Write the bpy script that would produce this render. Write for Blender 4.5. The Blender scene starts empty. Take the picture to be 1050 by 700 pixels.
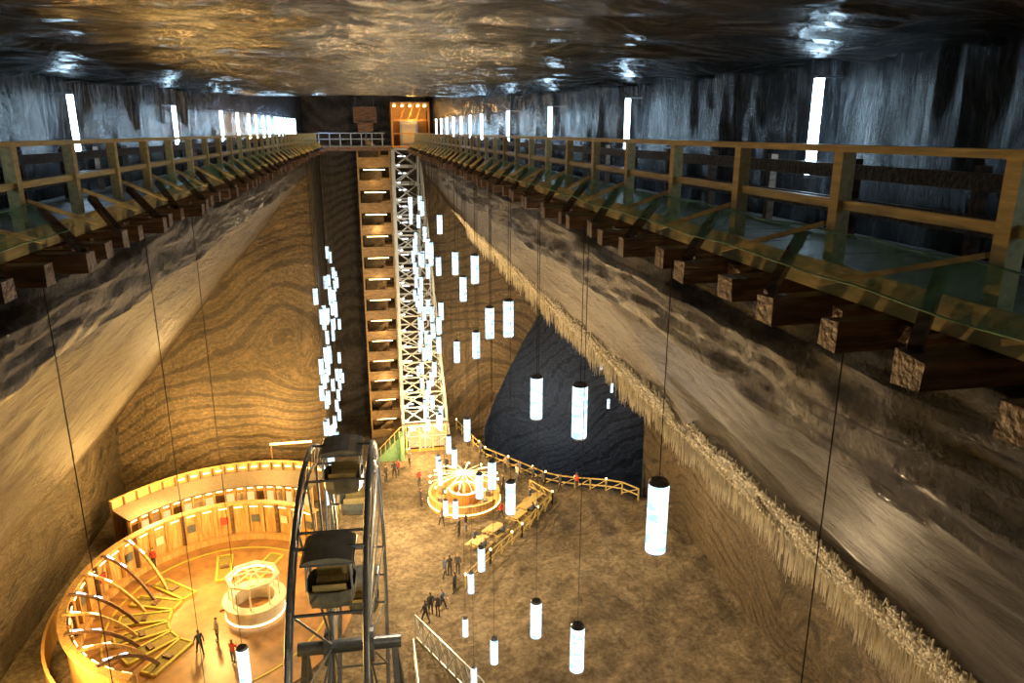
import bpy, bmesh, math, random
from mathutils import Vector, Matrix, noise
random.seed(7)
R=random.random
def U(a,b): return a+(b-a)*random.random()
FZ=-30.5
scene=bpy.context.scene
col=scene.collection

# ------------------------------------------------------------ materials
def newmat(name):
    m=bpy.data.materials.new(name); m.use_nodes=True
    nt=m.node_tree; nt.nodes.clear()
    out=nt.nodes.new('ShaderNodeOutputMaterial')
    return m,nt,out
def ramp(nt,stops):
    r=nt.nodes.new('ShaderNodeValToRGB'); e=r.color_ramp.elements
    while len(e)>1: e.remove(e[-1])
    e[0].position=stops[0][0]; e[0].color=(*stops[0][1],1)
    for p,c in stops[1:]:
        k=e.new(p); k.color=(*c,1)
    return r
def coords(nt,scale=(1,1,1),rot=(0,0,0)):
    tc=nt.nodes.new('ShaderNodeTexCoord'); mp=nt.nodes.new('ShaderNodeMapping')
    mp.inputs['Scale'].default_value=scale; mp.inputs['Rotation'].default_value=rot
    nt.links.new(tc.outputs['Object'],mp.inputs['Vector']); return mp
def simple(name,c,rough=.6,metal=0,var=.25,scale=6,bump=0,sc=(1,1,1)):
    m,nt,out=newmat(name); b=nt.nodes.new('ShaderNodeBsdfPrincipled')
    b.inputs['Roughness'].default_value=rough; b.inputs['Metallic'].default_value=metal
    mp=coords(nt,sc); n=nt.nodes.new('ShaderNodeTexNoise'); n.inputs['Scale'].default_value=scale; n.inputs['Detail'].default_value=5
    nt.links.new(mp.outputs[0],n.inputs['Vector'])
    r=ramp(nt,[(.3,tuple(x*(1-var) for x in c)),(.7,tuple(min(1,x*(1+var)) for x in c))])
    nt.links.new(n.outputs['Fac'],r.inputs[0]); nt.links.new(r.outputs[0],b.inputs['Base Color'])
    if bump:
        bp=nt.nodes.new('ShaderNodeBump'); bp.inputs['Distance'].default_value=bump
        nt.links.new(n.outputs['Fac'],bp.inputs['Height']); nt.links.new(bp.outputs[0],b.inputs['Normal'])
    nt.links.new(b.outputs[0],out.inputs[0]); return m
def emit(name,c,s):
    m,nt,out=newmat(name); e=nt.nodes.new('ShaderNodeEmission')
    e.inputs[0].default_value=(*c,1); e.inputs[1].default_value=s
    nt.links.new(e.outputs[0],out.inputs[0]); return m
def salt(name,stops,warp=(.15,2.0),band=(1,.08,1.4),bs=1.0,rough=.5,spec=.5,bdist=.12,fine=(1,1,1),fs=4,fdist=.05,dirt=.45,ds=.1,crust=None,rot=(0,0,0),wave=None,fc=.6,nrough=.68,wdet=2.0,gain=1.0):
    """layered rock salt: domain-warped anisotropic streaks (+ folded bands) + fine bump"""
    stops=[(p,tuple(x*gain for x in c)) for p,c in stops]
    m,nt,out=newmat(name); L=nt.links.new; N=nt.nodes.new
    b=N('ShaderNodeBsdfPrincipled'); b.inputs['Roughness'].default_value=rough; b.inputs['Specular IOR Level'].default_value=spec
    tc=N('ShaderNodeTexCoord')
    wn=N('ShaderNodeTexNoise'); wn.inputs['Scale'].default_value=warp[0]; wn.inputs['Detail'].default_value=wdet
    L(tc.outputs['Object'],wn.inputs['Vector'])
    s1=N('ShaderNodeVectorMath'); s1.operation='SUBTRACT'; s1.inputs[1].default_value=(.5,.5,.5); L(wn.outputs['Color'],s1.inputs[0])
    s2=N('ShaderNodeVectorMath'); s2.operation='MULTIPLY_ADD'; s2.inputs[1].default_value=(warp[1],)*3; L(s1.outputs[0],s2.inputs[0]); L(tc.outputs['Object'],s2.inputs[2])
    mp=N('ShaderNodeMapping'); mp.inputs['Scale'].default_value=band; mp.inputs['Rotation'].default_value=rot; L(s2.outputs[0],mp.inputs['Vector'])
    n=N('ShaderNodeTexNoise'); n.inputs['Scale'].default_value=bs; n.inputs['Detail'].default_value=8; n.inputs['Roughness'].default_value=nrough
    L(mp.outputs[0],n.inputs['Vector']); fac=n.outputs['Fac']
    if wave:
        wv=N('ShaderNodeTexWave'); wv.bands_direction='Z'; wv.inputs['Scale'].default_value=wave[0]; wv.inputs['Distortion'].default_value=3
        wv.inputs['Detail'].default_value=5; wv.inputs['Detail Scale'].default_value=1.6; wv.inputs['Detail Roughness'].default_value=.7
        L(mp.outputs[0],wv.inputs['Vector'])
        mw=N('ShaderNodeMix'); mw.data_type='FLOAT'; mw.inputs[0].default_value=wave[1]; L(n.outputs['Fac'],mw.inputs[2]); L(wv.outputs['Fac'],mw.inputs[3]); fac=mw.outputs[0]
    mp2=N('ShaderNodeMapping'); mp2.inputs['Scale'].default_value=fine; L(tc.outputs['Object'],mp2.inputs['Vector'])
    nf=N('ShaderNodeTexNoise'); nf.inputs['Scale'].default_value=fs; nf.inputs['Detail'].default_value=7; nf.inputs['Roughness'].default_value=.65
    L(mp2.outputs[0],nf.inputs['Vector'])
    nd=N('ShaderNodeTexNoise'); nd.inputs['Scale'].default_value=ds; nd.inputs['Detail'].default_value=5
    L(tc.outputs['Object'],nd.inputs['Vector'])
    r=ramp(nt,stops); L(fac,r.inputs[0])
    r2=ramp(nt,[(.32,(1-dirt,)*3),(.66,(1.0,)*3)]); L(nd.outputs['Fac'],r2.inputs[0])
    mul=N('ShaderNodeMix'); mul.data_type='RGBA'; mul.blend_type='MULTIPLY'; mul.inputs[0].default_value=1
    L(r.outputs[0],mul.inputs[6]); L(r2.outputs[0],mul.inputs[7]); colout=mul.outputs[2]
    r3=ramp(nt,[(.36,(fc,)*3),(.62,(1.0,)*3)]); L(nf.outputs['Fac'],r3.inputs[0])
    m3=N('ShaderNodeMix'); m3.data_type='RGBA'; m3.blend_type='MULTIPLY'; m3.inputs[0].default_value=1
    L(colout,m3.inputs[6]); L(r3.outputs[0],m3.inputs[7]); colout=m3.outputs[2]
    if crust:
        zl,zh,cc=crust
        sp=N('ShaderNodeSeparateXYZ'); L(tc.outputs['Object'],sp.inputs[0])
        nn=N('ShaderNodeTexNoise'); nn.inputs['Scale'].default_value=2.2; nn.inputs['Detail'].default_value=10; nn.inputs['Roughness'].default_value=.85
        L(tc.outputs['Object'],nn.inputs['Vector'])
        mr=N('ShaderNodeMapRange'); mr.inputs[1].default_value=zh; mr.inputs[2].default_value=zl; L(sp.outputs[2],mr.inputs[0])
        ad=N('ShaderNodeMath'); ad.operation='MULTIPLY_ADD'; ad.inputs[1].default_value=.55; L(mr.outputs[0],ad.inputs[0]); L(nn.outputs['Fac'],ad.inputs[2])
        rr=ramp(nt,[(.80,(0,0,0)),(.88,(1,1,1))]); L(ad.outputs[0],rr.inputs[0])
        cm=N('ShaderNodeMix'); cm.data_type='RGBA'; L(rr.outputs[0],cm.inputs[0]); L(colout,cm.inputs[6]); cm.inputs[7].default_value=(*cc,1)
        colout=cm.outputs[2]
    L(colout,b.inputs['Base Color'])
    bp=N('ShaderNodeBump'); bp.inputs['Distance'].default_value=bdist; L(n.outputs['Fac'],bp.inputs['Height'])
    bp2=N('ShaderNodeBump'); bp2.inputs['Distance'].default_value=fdist; L(nf.outputs['Fac'],bp2.inputs['Height']); L(bp.outputs[0],bp2.inputs['Normal'])
    L(bp2.outputs[0],b.inputs['Normal']); L(b.outputs[0],out.inputs[0]); return m

M_ceil=salt('salt_ceiling',[(.34,(.010,.010,.009)),(.47,(.045,.042,.037)),(.54,(.12,.112,.10)),(.66,(.34,.335,.31))],warp=(.35,3.2),band=(.55,4.6,1),bs=1.6,rough=.2,spec=.8,bdist=.8,fine=(.45,3.8,1),fs=5,fdist=.24,dirt=.5,ds=.35,fc=.35,nrough=.72,gain=.75)
M_upper=salt('salt_gallery_wall',[(.34,(.010,.011,.013)),(.46,(.035,.038,.045)),(.55,(.09,.095,.105)),(.66,(.28,.29,.32))],warp=(.5,.4),band=(1,4.2,.55),bs=2.2,rough=.25,spec=.85,bdist=.45,fine=(1,2.6,.5),fs=9,fdist=.22,dirt=.3,ds=.4,fc=.35,nrough=.75)
M_ledge=salt('salt_ledge',[(.34,(.018,.016,.014)),(.46,(.048,.042,.037)),(.55,(.085,.076,.067)),(.66,(.18,.16,.145))],warp=(.5,1.2),band=(1,.5,2.6),bs=2.2,rough=.4,spec=.5,bdist=.4,fs=8,fdist=.18,dirt=.3,ds=.35,fc=.4,nrough=.76)
M_left=salt('salt_wall_left',[(.36,(.02,.015,.009)),(.43,(.07,.052,.031)),(.47,(.17,.132,.082)),(.50,(.06,.044,.027)),(.53,(.16,.124,.077)),(.57,(.065,.048,.03)),(.64,(.20,.158,.10))],warp=(.10,9),band=(1.0,.22,1.0),bs=1.5,rough=.55,spec=.35,bdist=.3,fine=(2,.5,2),fs=3,fdist=.2,dirt=.45,ds=.15,fc=.35,rot=(.22,0,0),nrough=.62,gain=.66)
M_right=salt('salt_wall_right',[(.36,(.014,.012,.010)),(.43,(.05,.042,.032)),(.47,(.13,.108,.083)),(.50,(.05,.041,.032)),(.53,(.12,.10,.077)),(.57,(.055,.045,.034)),(.64,(.16,.135,.105))],warp=(.12,7),band=(1.0,.24,1.1),bs=1.7,rough=.5,spec=.4,bdist=.4,fine=(2,.6,2),fs=3.2,fdist=.22,dirt=.45,ds=.2,crust=(-9.3,-7.4,(.52,.49,.38)),fc=.35,rot=(-.22,0,0),nrough=.62,gain=.7)
M_rlow=salt('salt_wall_right_low',[(.30,(.022,.016,.010)),(.41,(.07,.052,.033)),(.46,(.15,.115,.072)),(.50,(.065,.048,.031)),(.55,(.135,.103,.065)),(.60,(.07,.052,.033)),(.72,(.19,.148,.095))],warp=(.07,18),band=(1.0,.16,1.0),bs=1.4,rough=.55,bdist=.2,fs=4,fdist=.12,dirt=.4,ds=.12,wave=(.4,.28),fc=.45,nrough=.72)
M_far=salt('salt_wall_far',[(.24,(.03,.02,.010)),(.39,(.085,.058,.027)),(.46,(.21,.15,.075)),(.51,(.08,.055,.026)),(.58,(.18,.128,.064)),(.63,(.075,.052,.025)),(.76,(.22,.155,.08))],warp=(.045,34),band=(.5,1,.8),bs=1.3,rough=.5,bdist=.12,fs=3.5,fdist=.08,dirt=.45,ds=.07,rot=(0,.5,0),wave=(.30,.4),fc=.5,nrough=.75,wdet=1.5,gain=.9)
M_recess=salt('salt_wall_recess',[(.26,(.02,.017,.014)),(.42,(.05,.042,.034)),(.50,(.10,.085,.07)),(.72,(.13,.11,.09))],warp=(.06,20),band=(.8,1,.5),bs=1.8,rough=.5,bdist=.12,fs=3.5,fdist=.08,dirt=.4,wave=(.5,.25),fc=.5,nrough=.75)
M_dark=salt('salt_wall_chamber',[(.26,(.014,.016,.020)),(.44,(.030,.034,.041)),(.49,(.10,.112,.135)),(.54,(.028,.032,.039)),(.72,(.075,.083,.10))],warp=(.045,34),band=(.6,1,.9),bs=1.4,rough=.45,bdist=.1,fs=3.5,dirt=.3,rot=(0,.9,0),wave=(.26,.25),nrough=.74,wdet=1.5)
M_floor=salt('mine_floor',[(.33,(.11,.088,.06)),(.46,(.20,.163,.112)),(.54,(.27,.225,.158)),(.68,(.38,.325,.235))],warp=(.3,2),band=(1,1,1),bs=.9,rough=.75,spec=.3,bdist=.25,fs=3.5,fdist=.15,dirt=.4,ds=.13,fc=.5,nrough=.78)
M_icicle=simple('salt_icicle',(.74,.69,.53),rough=.45,var=.3,scale=3)
M_woodY=simple('wood_rail',(.46,.37,.15),rough=.5,scale=7,sc=(3,.4,3),bump=.01)
M_woodD=simple('wood_beam_dark',(.115,.064,.038),rough=.45,scale=4,sc=(.6,4,4),bump=.03,var=.7)
M_deck=simple('deck_boards',(.26,.26,.25),rough=.45,scale=4,bump=.01)
M_woodO=simple('wood_orange',(.42,.20,.05),rough=.5,scale=4,sc=(1,1,3))
M_woodS=simple('wood_stair_tower',(.24,.155,.068),rough=.5,scale=3,sc=(1,1,3),var=.4)
M_woodA=simple('wood_amphitheatre',(.44,.27,.10),rough=.5,scale=3,sc=(3,3,.3),var=.4)
M_woodF=simple('wood_court_floor',(.27,.14,.05),rough=.4,scale=1.2,var=.35)
M_steel=simple('galvanised_steel',(.36,.42,.48),rough=.4,metal=.4,var=.12)
M_steelD=simple('painted_steel_dark',(.12,.14,.16),rough=.35,metal=.3,var=.25)
M_cab=simple('gondola_paint',(.13,.145,.12),rough=.4,var=.2)
M_cabroof=simple('gondola_roof',(.20,.215,.18),rough=.4,var=.3,scale=2)
M_wire=simple('wire',(.015,.015,.015),rough=.6)
M_cap=simple('lamp_cap',(.3,.3,.32),rough=.4,metal=.6)
M_lane=simple('golf_lane',(.42,.36,.06),rough=.6,var=.15)
M_laneG=simple('golf_green',(.20,.17,.04),rough=.8)
M_white=simple('white_panel',(.62,.56,.42),rough=.5,var=.08)
M_roof=simple('roof_panel',(.12,.10,.075),rough=.6)
M_green=simple('stair_green',(.17,.36,.2),rough=.6)
def lampglass():
    m,nt,out=newmat('lamp_glass_white'); L=nt.links.new
    e=nt.nodes.new('ShaderNodeEmission'); mp=coords(nt,(3,3,9)); n=nt.nodes.new('ShaderNodeTexNoise'); n.inputs['Scale'].default_value=1.2
    L(mp.outputs[0],n.inputs['Vector']); r=ramp(nt,[(.35,(.30,.55,.72)),(.6,(.80,.97,1))]); L(n.outputs['Fac'],r.inputs[0]); L(r.outputs[0],e.inputs[0])
    e.inputs[1].default_value=2.2; L(e.outputs[0],out.inputs[0]); return m
E_lamp=lampglass()
E_wall=emit('wall_tube_cool',(.55,.80,1),26)
E_wallw=emit('wall_tube_warm',(1,.6,.25),14)
E_warm=emit('warm_strip',(1,.62,.2),9)
E_warm2=emit('warm_bulb',(1,.72,.32),8)
E_stair=emit('stair_lamp',(1,.74,.32),7)
E_win=emit('lit_window',(1,.62,.22),1.3)
E_coolw=emit('white_strip',(.9,.95,1),4)
M_net,nt,out=newmat('green_safety_net')
d=nt.nodes.new('ShaderNodeBsdfDiffuse'); d.inputs[0].default_value=(.30,.66,.38,1)
t=nt.nodes.new('ShaderNodeBsdfTransparent'); mx=nt.nodes.new('ShaderNodeMixShader')
n=nt.nodes.new('ShaderNodeTexNoise'); n.inputs['Scale'].default_value=1.6; n.inputs['Detail'].default_value=5; mp=coords(nt)
nt.links.new(mp.outputs[0],n.inputs['Vector']); r=ramp(nt,[(.38,(.10,.10,.10)),(.64,(.7,.7,.7))]); nt.links.new(n.outputs['Fac'],r.inputs[0])
nt.links.new(r.outputs[0],mx.inputs[0]); nt.links.new(t.outputs[0],mx.inputs[1]); nt.links.new(d.outputs[0],mx.inputs[2]); nt.links.new(mx.outputs[0],out.inputs[0])

# ------------------------------------------------------------ mesh builder
class MB:
    def __init__(s): s.v=[];s.f=[];s.m=[];s.mats=[]
    def mi(s,m):
        if m not in s.mats: s.mats.append(m)
        return s.mats.index(m)
    def add(s,vs,fs,m):
        o=len(s.v); k=s.mi(m); s.v+= [tuple(v) for v in vs]
        for f in fs: s.f.append(tuple(i+o for i in f)); s.m.append(k)
    def box(s,x0,x1,y0,y1,z0,z1,m):
        s.add([(x0,y0,z0),(x1,y0,z0),(x1,y1,z0),(x0,y1,z0),(x0,y0,z1),(x1,y0,z1),(x1,y1,z1),(x0,y1,z1)],
              [(0,3,2,1),(4,5,6,7),(0,1,5,4),(1,2,6,5),(2,3,7,6),(3,0,4,7)],m)
    def frame(s,p,q,up=(0,0,1)):
        p=Vector(p);q=Vector(q);d=(q-p).normalized();u=Vector(up)
        if abs(d.dot(u))>.98: u=Vector((1,0,0))
        a=d.cross(u).normalized(); b=a.cross(d).normalized(); return p,q,a,b
    def beam(s,p,q,w,h,m,up=(0,0,1),jit=0):
        p,q,a,b=s.frame(p,q,up); vs=[]
        for c in (p,q):
            for i,j in((-1,-1),(1,-1),(1,1),(-1,1)): vs.append(c+a*(w/2*i+U(-jit,jit))+b*(h/2*j+U(-jit,jit)))
        s.add(vs,[(0,1,2,3),(7,6,5,4),(0,4,5,1),(1,5,6,2),(2,6,7,3),(3,7,4,0)],m)
    def cyl(s,p,q,r0,r1,n,m,cap=True):
        p,q,a,b=s.frame(p,q); vs=[]
        for c,r in((p,r0),(q,r1)):
            for i in range(n):
                t=2*math.pi*i/n; vs.append(c+a*(r*math.cos(t))+b*(r*math.sin(t)))
        fs=[(i,(i+1)%n,n+(i+1)%n,n+i) for i in range(n)]
        if cap: fs+=[tuple(range(n-1,-1,-1)),tuple(range(n,2*n))]
        s.add(vs,fs,m)
    def ell(s,c,r,m,nu=10,nv=7):
        vs=[];fs=[]
        for j in range(nv+1):
            ph=math.pi*j/nv
            for i in range(nu):
                th=2*math.pi*i/nu
                vs.append((c[0]+r[0]*math.sin(ph)*math.cos(th),c[1]+r[1]*math.sin(ph)*math.sin(th),c[2]+r[2]*math.cos(ph)))
        for j in range(nv):
            for i in range(nu): fs.append((j*nu+i,(j+1)*nu+i,(j+1)*nu+(i+1)%nu,j*nu+(i+1)%nu))
        s.add(vs,fs,m)
    def annul(s,cx,cy,r0,r1,z0,z1,m,a0=0,a1=2*math.pi,n=48,ex=1,ey=1):
        vs=[]
        for i in range(n+1):
            t=a0+(a1-a0)*i/n; c,sn=math.cos(t)*ex,math.sin(t)*ey
            vs+=[(cx+r0*c,cy+r0*sn,z0),(cx+r1*c,cy+r1*sn,z0),(cx+r1*c,cy+r1*sn,z1),(cx+r0*c,cy+r0*sn,z1)]
        fs=[]
        for i in range(n):
            k=4*i
            for j in range(4):
                fs.append((k+j,k+(j+1)%4,k+4+(j+1)%4,k+4+j))
        if abs(a1-a0)<2*math.pi-.01: fs+=[(0,3,2,1),(4*n,4*n+1,4*n+2,4*n+3)]
        s.add(vs,fs,m)
    def obj(s,name,smooth=False,loc=None,rotz=0):
        me=bpy.data.meshes.new(name); me.from_pydata(s.v,[],s.f)
        for m in s.mats: me.materials.append(m)
        me.polygons.foreach_set('material_index',s.m)
        if smooth: me.polygons.foreach_set('use_smooth',[True]*len(s.f))
        me.update(); o=bpy.data.objects.new(name,me); col.objects.link(o)
        if loc: o.location=loc
        o.rotation_euler[2]=rotz
        return o

def nz(x,y,z): return noise.noise(Vector((x,y,z)))
def fr(x,y,z,o=4):
    a=0;k=1
    for _ in range(o):
        a+=nz(x,y,z)*k; x*=2.1;y*=2.1;z*=2.1;k*=.5
    return a
def ysteps(y0,y1):
    ys=[y0];y=y0
    while y<y1:
        y+=max(.13,.017*abs(y)); ys.append(min(y,y1))
    return ys
def sheet(name,prof,y0,y1,mat,disp,step=.3,flip=False):
    pts=[]
    for (a,b),(c,d) in zip(prof,prof[1:]):
        L=math.hypot(c-a,d-b); n=max(1,int(L/step)); nx,nzv=(d-b)/L,-(c-a)/L
        for i in range(n): pts.append((a+(c-a)*i/n,b+(d-b)*i/n,nx,nzv))
    pts.append((*prof[-1],nx,nzv))
    ys=ysteps(y0,y1); vs=[];fs=[];n=len(pts)
    for y in ys:
        for (x,z,nx,nzv) in pts:
            dd=disp(x,y,z); vs.append((x+nx*dd,y,z+nzv*dd))
    for j in range(len(ys)-1):
        for i in range(n-1):
            f=(j*n+i,j*n+i+1,(j+1)*n+i+1,(j+1)*n+i); fs.append(f if not flip else f[::-1])
    mb=MB(); mb.add(vs,fs,mat); return mb.obj(name,smooth=True)

# ------------------------------------------------------------ shell
def ceilz(y): 
    y=max(y,0); return .75+.012*y+.00032*y*y
xs=[-6.4+12.8*i/110 for i in range(111)]; ys=ysteps(-4,80.5); vs=[];fs=[]
for y in ys:
    for x in xs:
        z=ceilz(y)+.11*fr(x*.45,y*.7,3,3)+.07*nz(x*.7+.8*nz(x*.5,y*.5,3),y*2.6,9)+.035*fr(x*1.4,y*6,1,2)
        z+= .10*(1-(x/6.0)**2) 
        vs.append((x,y,z))
n=len(xs)
for j in range(len(ys)-1):
    for i in range(n-1): fs.append((j*n+i,(j+1)*n+i,(j+1)*n+i+1,j*n+i+1))
mb=MB(); mb.add(vs,fs,M_ceil); mb.obj('ceiling',smooth=True)

updisp=lambda x,y,z: .08*fr(y*1.3,z*.5,x,3)+.05*nz(y*6,z*.8,2)
sheet('wall_gallery_right',[(6.1,-1.9),(6.1,5)],-4,80,M_upper,updisp,step=.15)
sheet('wall_gallery_left',[(-6.1,-1.9),(-6.1,5)],-4,80,M_upper,lambda x,y,z:-updisp(x,y,z),step=.15,flip=True)
def wd(x,y,z):
    a=abs(x)
    if z>-3.6: return .16*fr(y*.5,z*1.6,a*.3,4)+.12*nz(y*.35,z*5,3)
    return .14*fr(y*.25,z*.5,a*.2,3)+.07*nz(y*.5,z*2.5,a)
sheet('wall_ledge_right',[(6.2,-1.66),(4.75,-1.95),(4.65,-2.5),(4.95,-3.45)],-4,80,M_ledge,wd,step=.1)
sheet('wall_ledge_left',[(-6.2,-1.66),(-4.75,-1.95),(-4.65,-2.5),(-4.95,-3.45)],-4,80,M_ledge,lambda x,y,z:-wd(x,y,z),step=.1,flip=True)
def wr(x,y,z):
    lip=max(0,min(1,(x-8.2)/.8))
    return wd(x,y,z)-lip*.16*abs(fr(x*1.6,y*1.6,z*1.6,3))
sheet('wall_right',[(4.9,-3.2),(9.5,-9.2),(9.9,-9.3)],-4,80,M_right,wr,step=.2)
sheet('wall_right_lower',[(9.7,-8.9),(22.5,-22),(22.8,FZ-.6)],-4,57,M_rlow,wd,step=.5)
sheet('wall_left',[(-4.9,-3.2),(-22,-23.4),(-22.3,FZ-.6)],-4,80,M_left,lambda x,y,z:-wd(x,y,z),step=.35,flip=True)

def facewall(name,x0,x1,z0,z1,y,mat,cut=None,amp=.25,st=.6):
    nx=int((x1-x0)/st)+1;nzn=int((z1-z0)/st)+1;vs=[];fs=[]
    for j in range(nzn+1):
        for i in range(nx+1):
            x=x0+(x1-x0)*i/nx;z=z0+(z1-z0)*j/nzn
            if cut: x=min(x,cut(z))
            vs.append((x,y+amp*fr(x*.2,z*.25,5,3),z))
    for j in range(nzn):
        for i in range(nx):
            k=j*(nx+1)+i; fs.append((k,k+1,k+nx+2,k+nx+1))
    mb=MB(); mb.add(vs,fs,mat); return mb.obj(name,smooth=True)
facewall('wall_far_left',-24,-4.75,FZ-1,-2,64,M_far)
facewall('wall_far',-7,7,FZ-1,5,79.5,M_recess)
facewall('wall_far_right',4.9,19,FZ-14,-2,74,M_far,cut=lambda z: 11.0+ max(0,(z+31))*.33+ .012*max(0,z+31)**2)
mb=MB(); mb.box(-5.2,-4.75,64.2,79.6,FZ-1,-2,M_recess); mb.obj('wall_recess_left')
mb=MB(); mb.box(4.9,5.3,74.2,79.6,FZ-1,-2,M_recess); mb.obj('wall_recess_right')
facewall('wall_chamber_back',6,50,-48,-6,90,M_dark,st=1)
mb=MB(); mb.box(50,50.5,52,90.5,-48,-6,M_dark); mb.box(22.6,50,56.6,57,-48,-6,M_dark); mb.obj('wall_chamber_side')
mb=MB(); mb.box(9.8,50,57,90.5,-6.5,-6,M_dark); mb.obj('ceiling_chamber')
mb=MB(); mb.box(-26,26,-4.6,-4.1,FZ-1,6,M_right); mb.obj('wall_near')

pit=[(8.3,95),(8.4,73.4),(10.4,65.8),(14.8,59.8),(21.2,54),(60,46),(60,95)]
def inpoly(x,y,P):
    c=False;j=len(P)-1
    for i in range(len(P)):
        (xi,yi),(xj,yj)=P[i],P[j]
        if (yi>y)!=(yj>y) and x<(xj-xi)*(y-yi)/(yj-yi)+xi: c=not c
        j=i
    return c
def terr(x,y):
    line=6.2+(max(0,min(1,(y-45)/11))*8.5 if y>45 else 0)
    k=max(0,min(1,(x-line)/2))
    h=k*(.5+.6*fr(x*.12,y*.12,2,3)+.30*fr(x*.7,y*.7,5,4))+.03*fr(x*.7,y*.7,1,3)
    return h
def flz(x,y):
    if inpoly(x,y,pit): return -46
    return FZ+terr(x,y)*max(0,min(1,(60-y)/4)) 
st=.4; x0=-24;x1=25;y0=-4.5;y1=80
nx=int((x1-x0)/st);ny=int((y1-y0)/st);vs=[];fs=[]
for j in range(ny+1):
    for i in range(nx+1):
        x=x0+i*st;y=y0+j*st; vs.append((x,y,flz(x,y)))
for j in range(ny):
    for i in range(nx):
        k=j*(nx+1)+i; fs.append((k,k+1,k+nx+2,k+nx+1))
mb=MB(); mb.add(vs,fs,M_floor); mb.obj('floor',smooth=True)
mb=MB(); mb.box(8,52,50,92,-47,-45.8,M_dark); mb.obj('floor_chamber')

# crusty white salt fringe growing along the lip of the right wall
mb=MB()
y=3.
while y<76:
    for _ in range(30):
        t=R()**.55; a=8.0+1.8*t
        if nz(a*.9,y*.6,8)<-.3+.4*(1-t): continue
        z=-3.2-(a-4.9)*6/4.6+.02; x=a-.12; L=U(.04,.2)+(U(.08,.8)*(1+.8*nz(y*.8,0,0)) if t>.8 else 0); r=U(.012,.035)
        yy=y+U(-.1,.1); mb.cyl((x,yy,z+.08),(x+U(-.05,.05),yy+U(-.05,.05),z-L),r,.005,4,M_icicle,cap=False)
    y+=.055+.003*y
y=3.
while y<76:
    for _ in range(6):
        t=R()**.8; a=8.0+1.7*t; z=-3.2-(a-4.9)*6/4.6-.05; yy=y+U(-.1,.1)
        if nz(a*.9,yy*.6,8)>-.3+.4*(1-t): s_=U(.015,.06); mb.ell((a-.14,yy,z),(s_*U(.7,1.3),s_*U(.7,1.6),s_),M_icicle,5,3)
    y+=.020+.0014*y
mb.obj('salt_icicles',smooth=True)

# ------------------------------------------------------------ walkways
def walkway(s,yp0):
    mb=MB()
    def bx(a,b,y0,y1,z0,z1,m): mb.box(min(s*a,s*b),max(s*a,s*b),y0,y1,z0,z1,m)
    y=-3.5
    while y<67.5:
        bx(4.12,5.8,y,y+.235,-1.25+U(0,.006),-1.2+U(0,.008),M_deck); y+=.25
    for a in (4.02,4.75,5.6): bx(a,a+.1,-3.5,68,-1.4,-1.26,M_woodY if a<4.1 else M_woodD)
    bx(4.0,4.05,-3.5,68,-1.26,-1.12,M_woodY)
    y=yp0
    k=0
    while y<67:
        e=3.5+U(-.14,.1); w=U(.22,.30); dz=U(-.02,.02)
        mb.beam((s*e,y+U(-.06,.06),-1.53+dz),(s*6.05,y,-1.53),w,.23,M_woodD,jit=.018)
        if k%3!=1: mb.beam((s*(e+.3),y+.3,-1.47),(s*5.4,y+.34,-1.47),.13,.11,M_woodD,jit=.01)
        if k%3==0: mb.beam((s*(e+.5),y-.26,-1.5),(s*5.4,y-.24,-1.5),.14,.14,M_woodD,jit=.012)
        if k%2==0:
            bx(4.06,4.19,y-.065,y+.065,-1.4,-.16,M_woodY)
            mb.beam((s*(e+.1),y+.05,-1.42),(s*4.10,y+.5,-.95),.09,.09,M_woodD)
            mb.beam((s*3.72,y+1.35,-1.22),(s*4.08,y+.1,-.80),.07,.04,M_woodY)
            bx(5.5,5.6,y-.05,y+.05,-1.2,-.3,M_woodD)
        y+=.93;k+=1
    bx(4.04,4.2,-3.5,68,-.17,-.11,M_woodY)
    bx(4.10,4.15,-3.5,68,-.66,-.58,M_woodY)
    bx(5.44,5.5,-3.5,68,-.52,-.36,M_woodD); bx(5.44,5.5,-3.5,68,-.92,-.74,M_woodD)
    return mb.obj('gallery_walkway')
walkway(1,6.04-1.86*5); walkway(-1,9.9-1.86*7)
def net(s,ph):
    vs=[];fs=[];ys=[2+i*.31 for i in range(200)];m=6
    for y in ys:
        for i in range(m+1):
            t=i/m; x=4.05-.36*t-.03*nz(y,t*3,ph); z=-.86-.30*t-.08*math.sin(math.pi*t)*(1+.7*nz(y*.6,0,ph))+.04*nz(y*1.3,t*2,ph)
            vs.append((s*x,y,z))
    ok=lambda j: nz(ys[j]*.21,3,ph)<=.3
    for j in range(len(ys)-1):
        for i in range(m):
            if ok(j): fs.append((j*(m+1)+i,j*(m+1)+i+1,(j+1)*(m+1)+i+1,(j+1)*(m+1)+i))
    mb=MB(); mb.add(vs,fs,M_net)
    for j in range(len(ys)-1):
        if ok(j):
            for c in (0,m): mb.cyl(vs[j*(m+1)+c],vs[(j+1)*(m+1)+c],.009,.009,4,M_green,cap=False)
    return mb.obj('safety_net',smooth=True)
net(1,1.7);net(-1,5.3)

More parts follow.
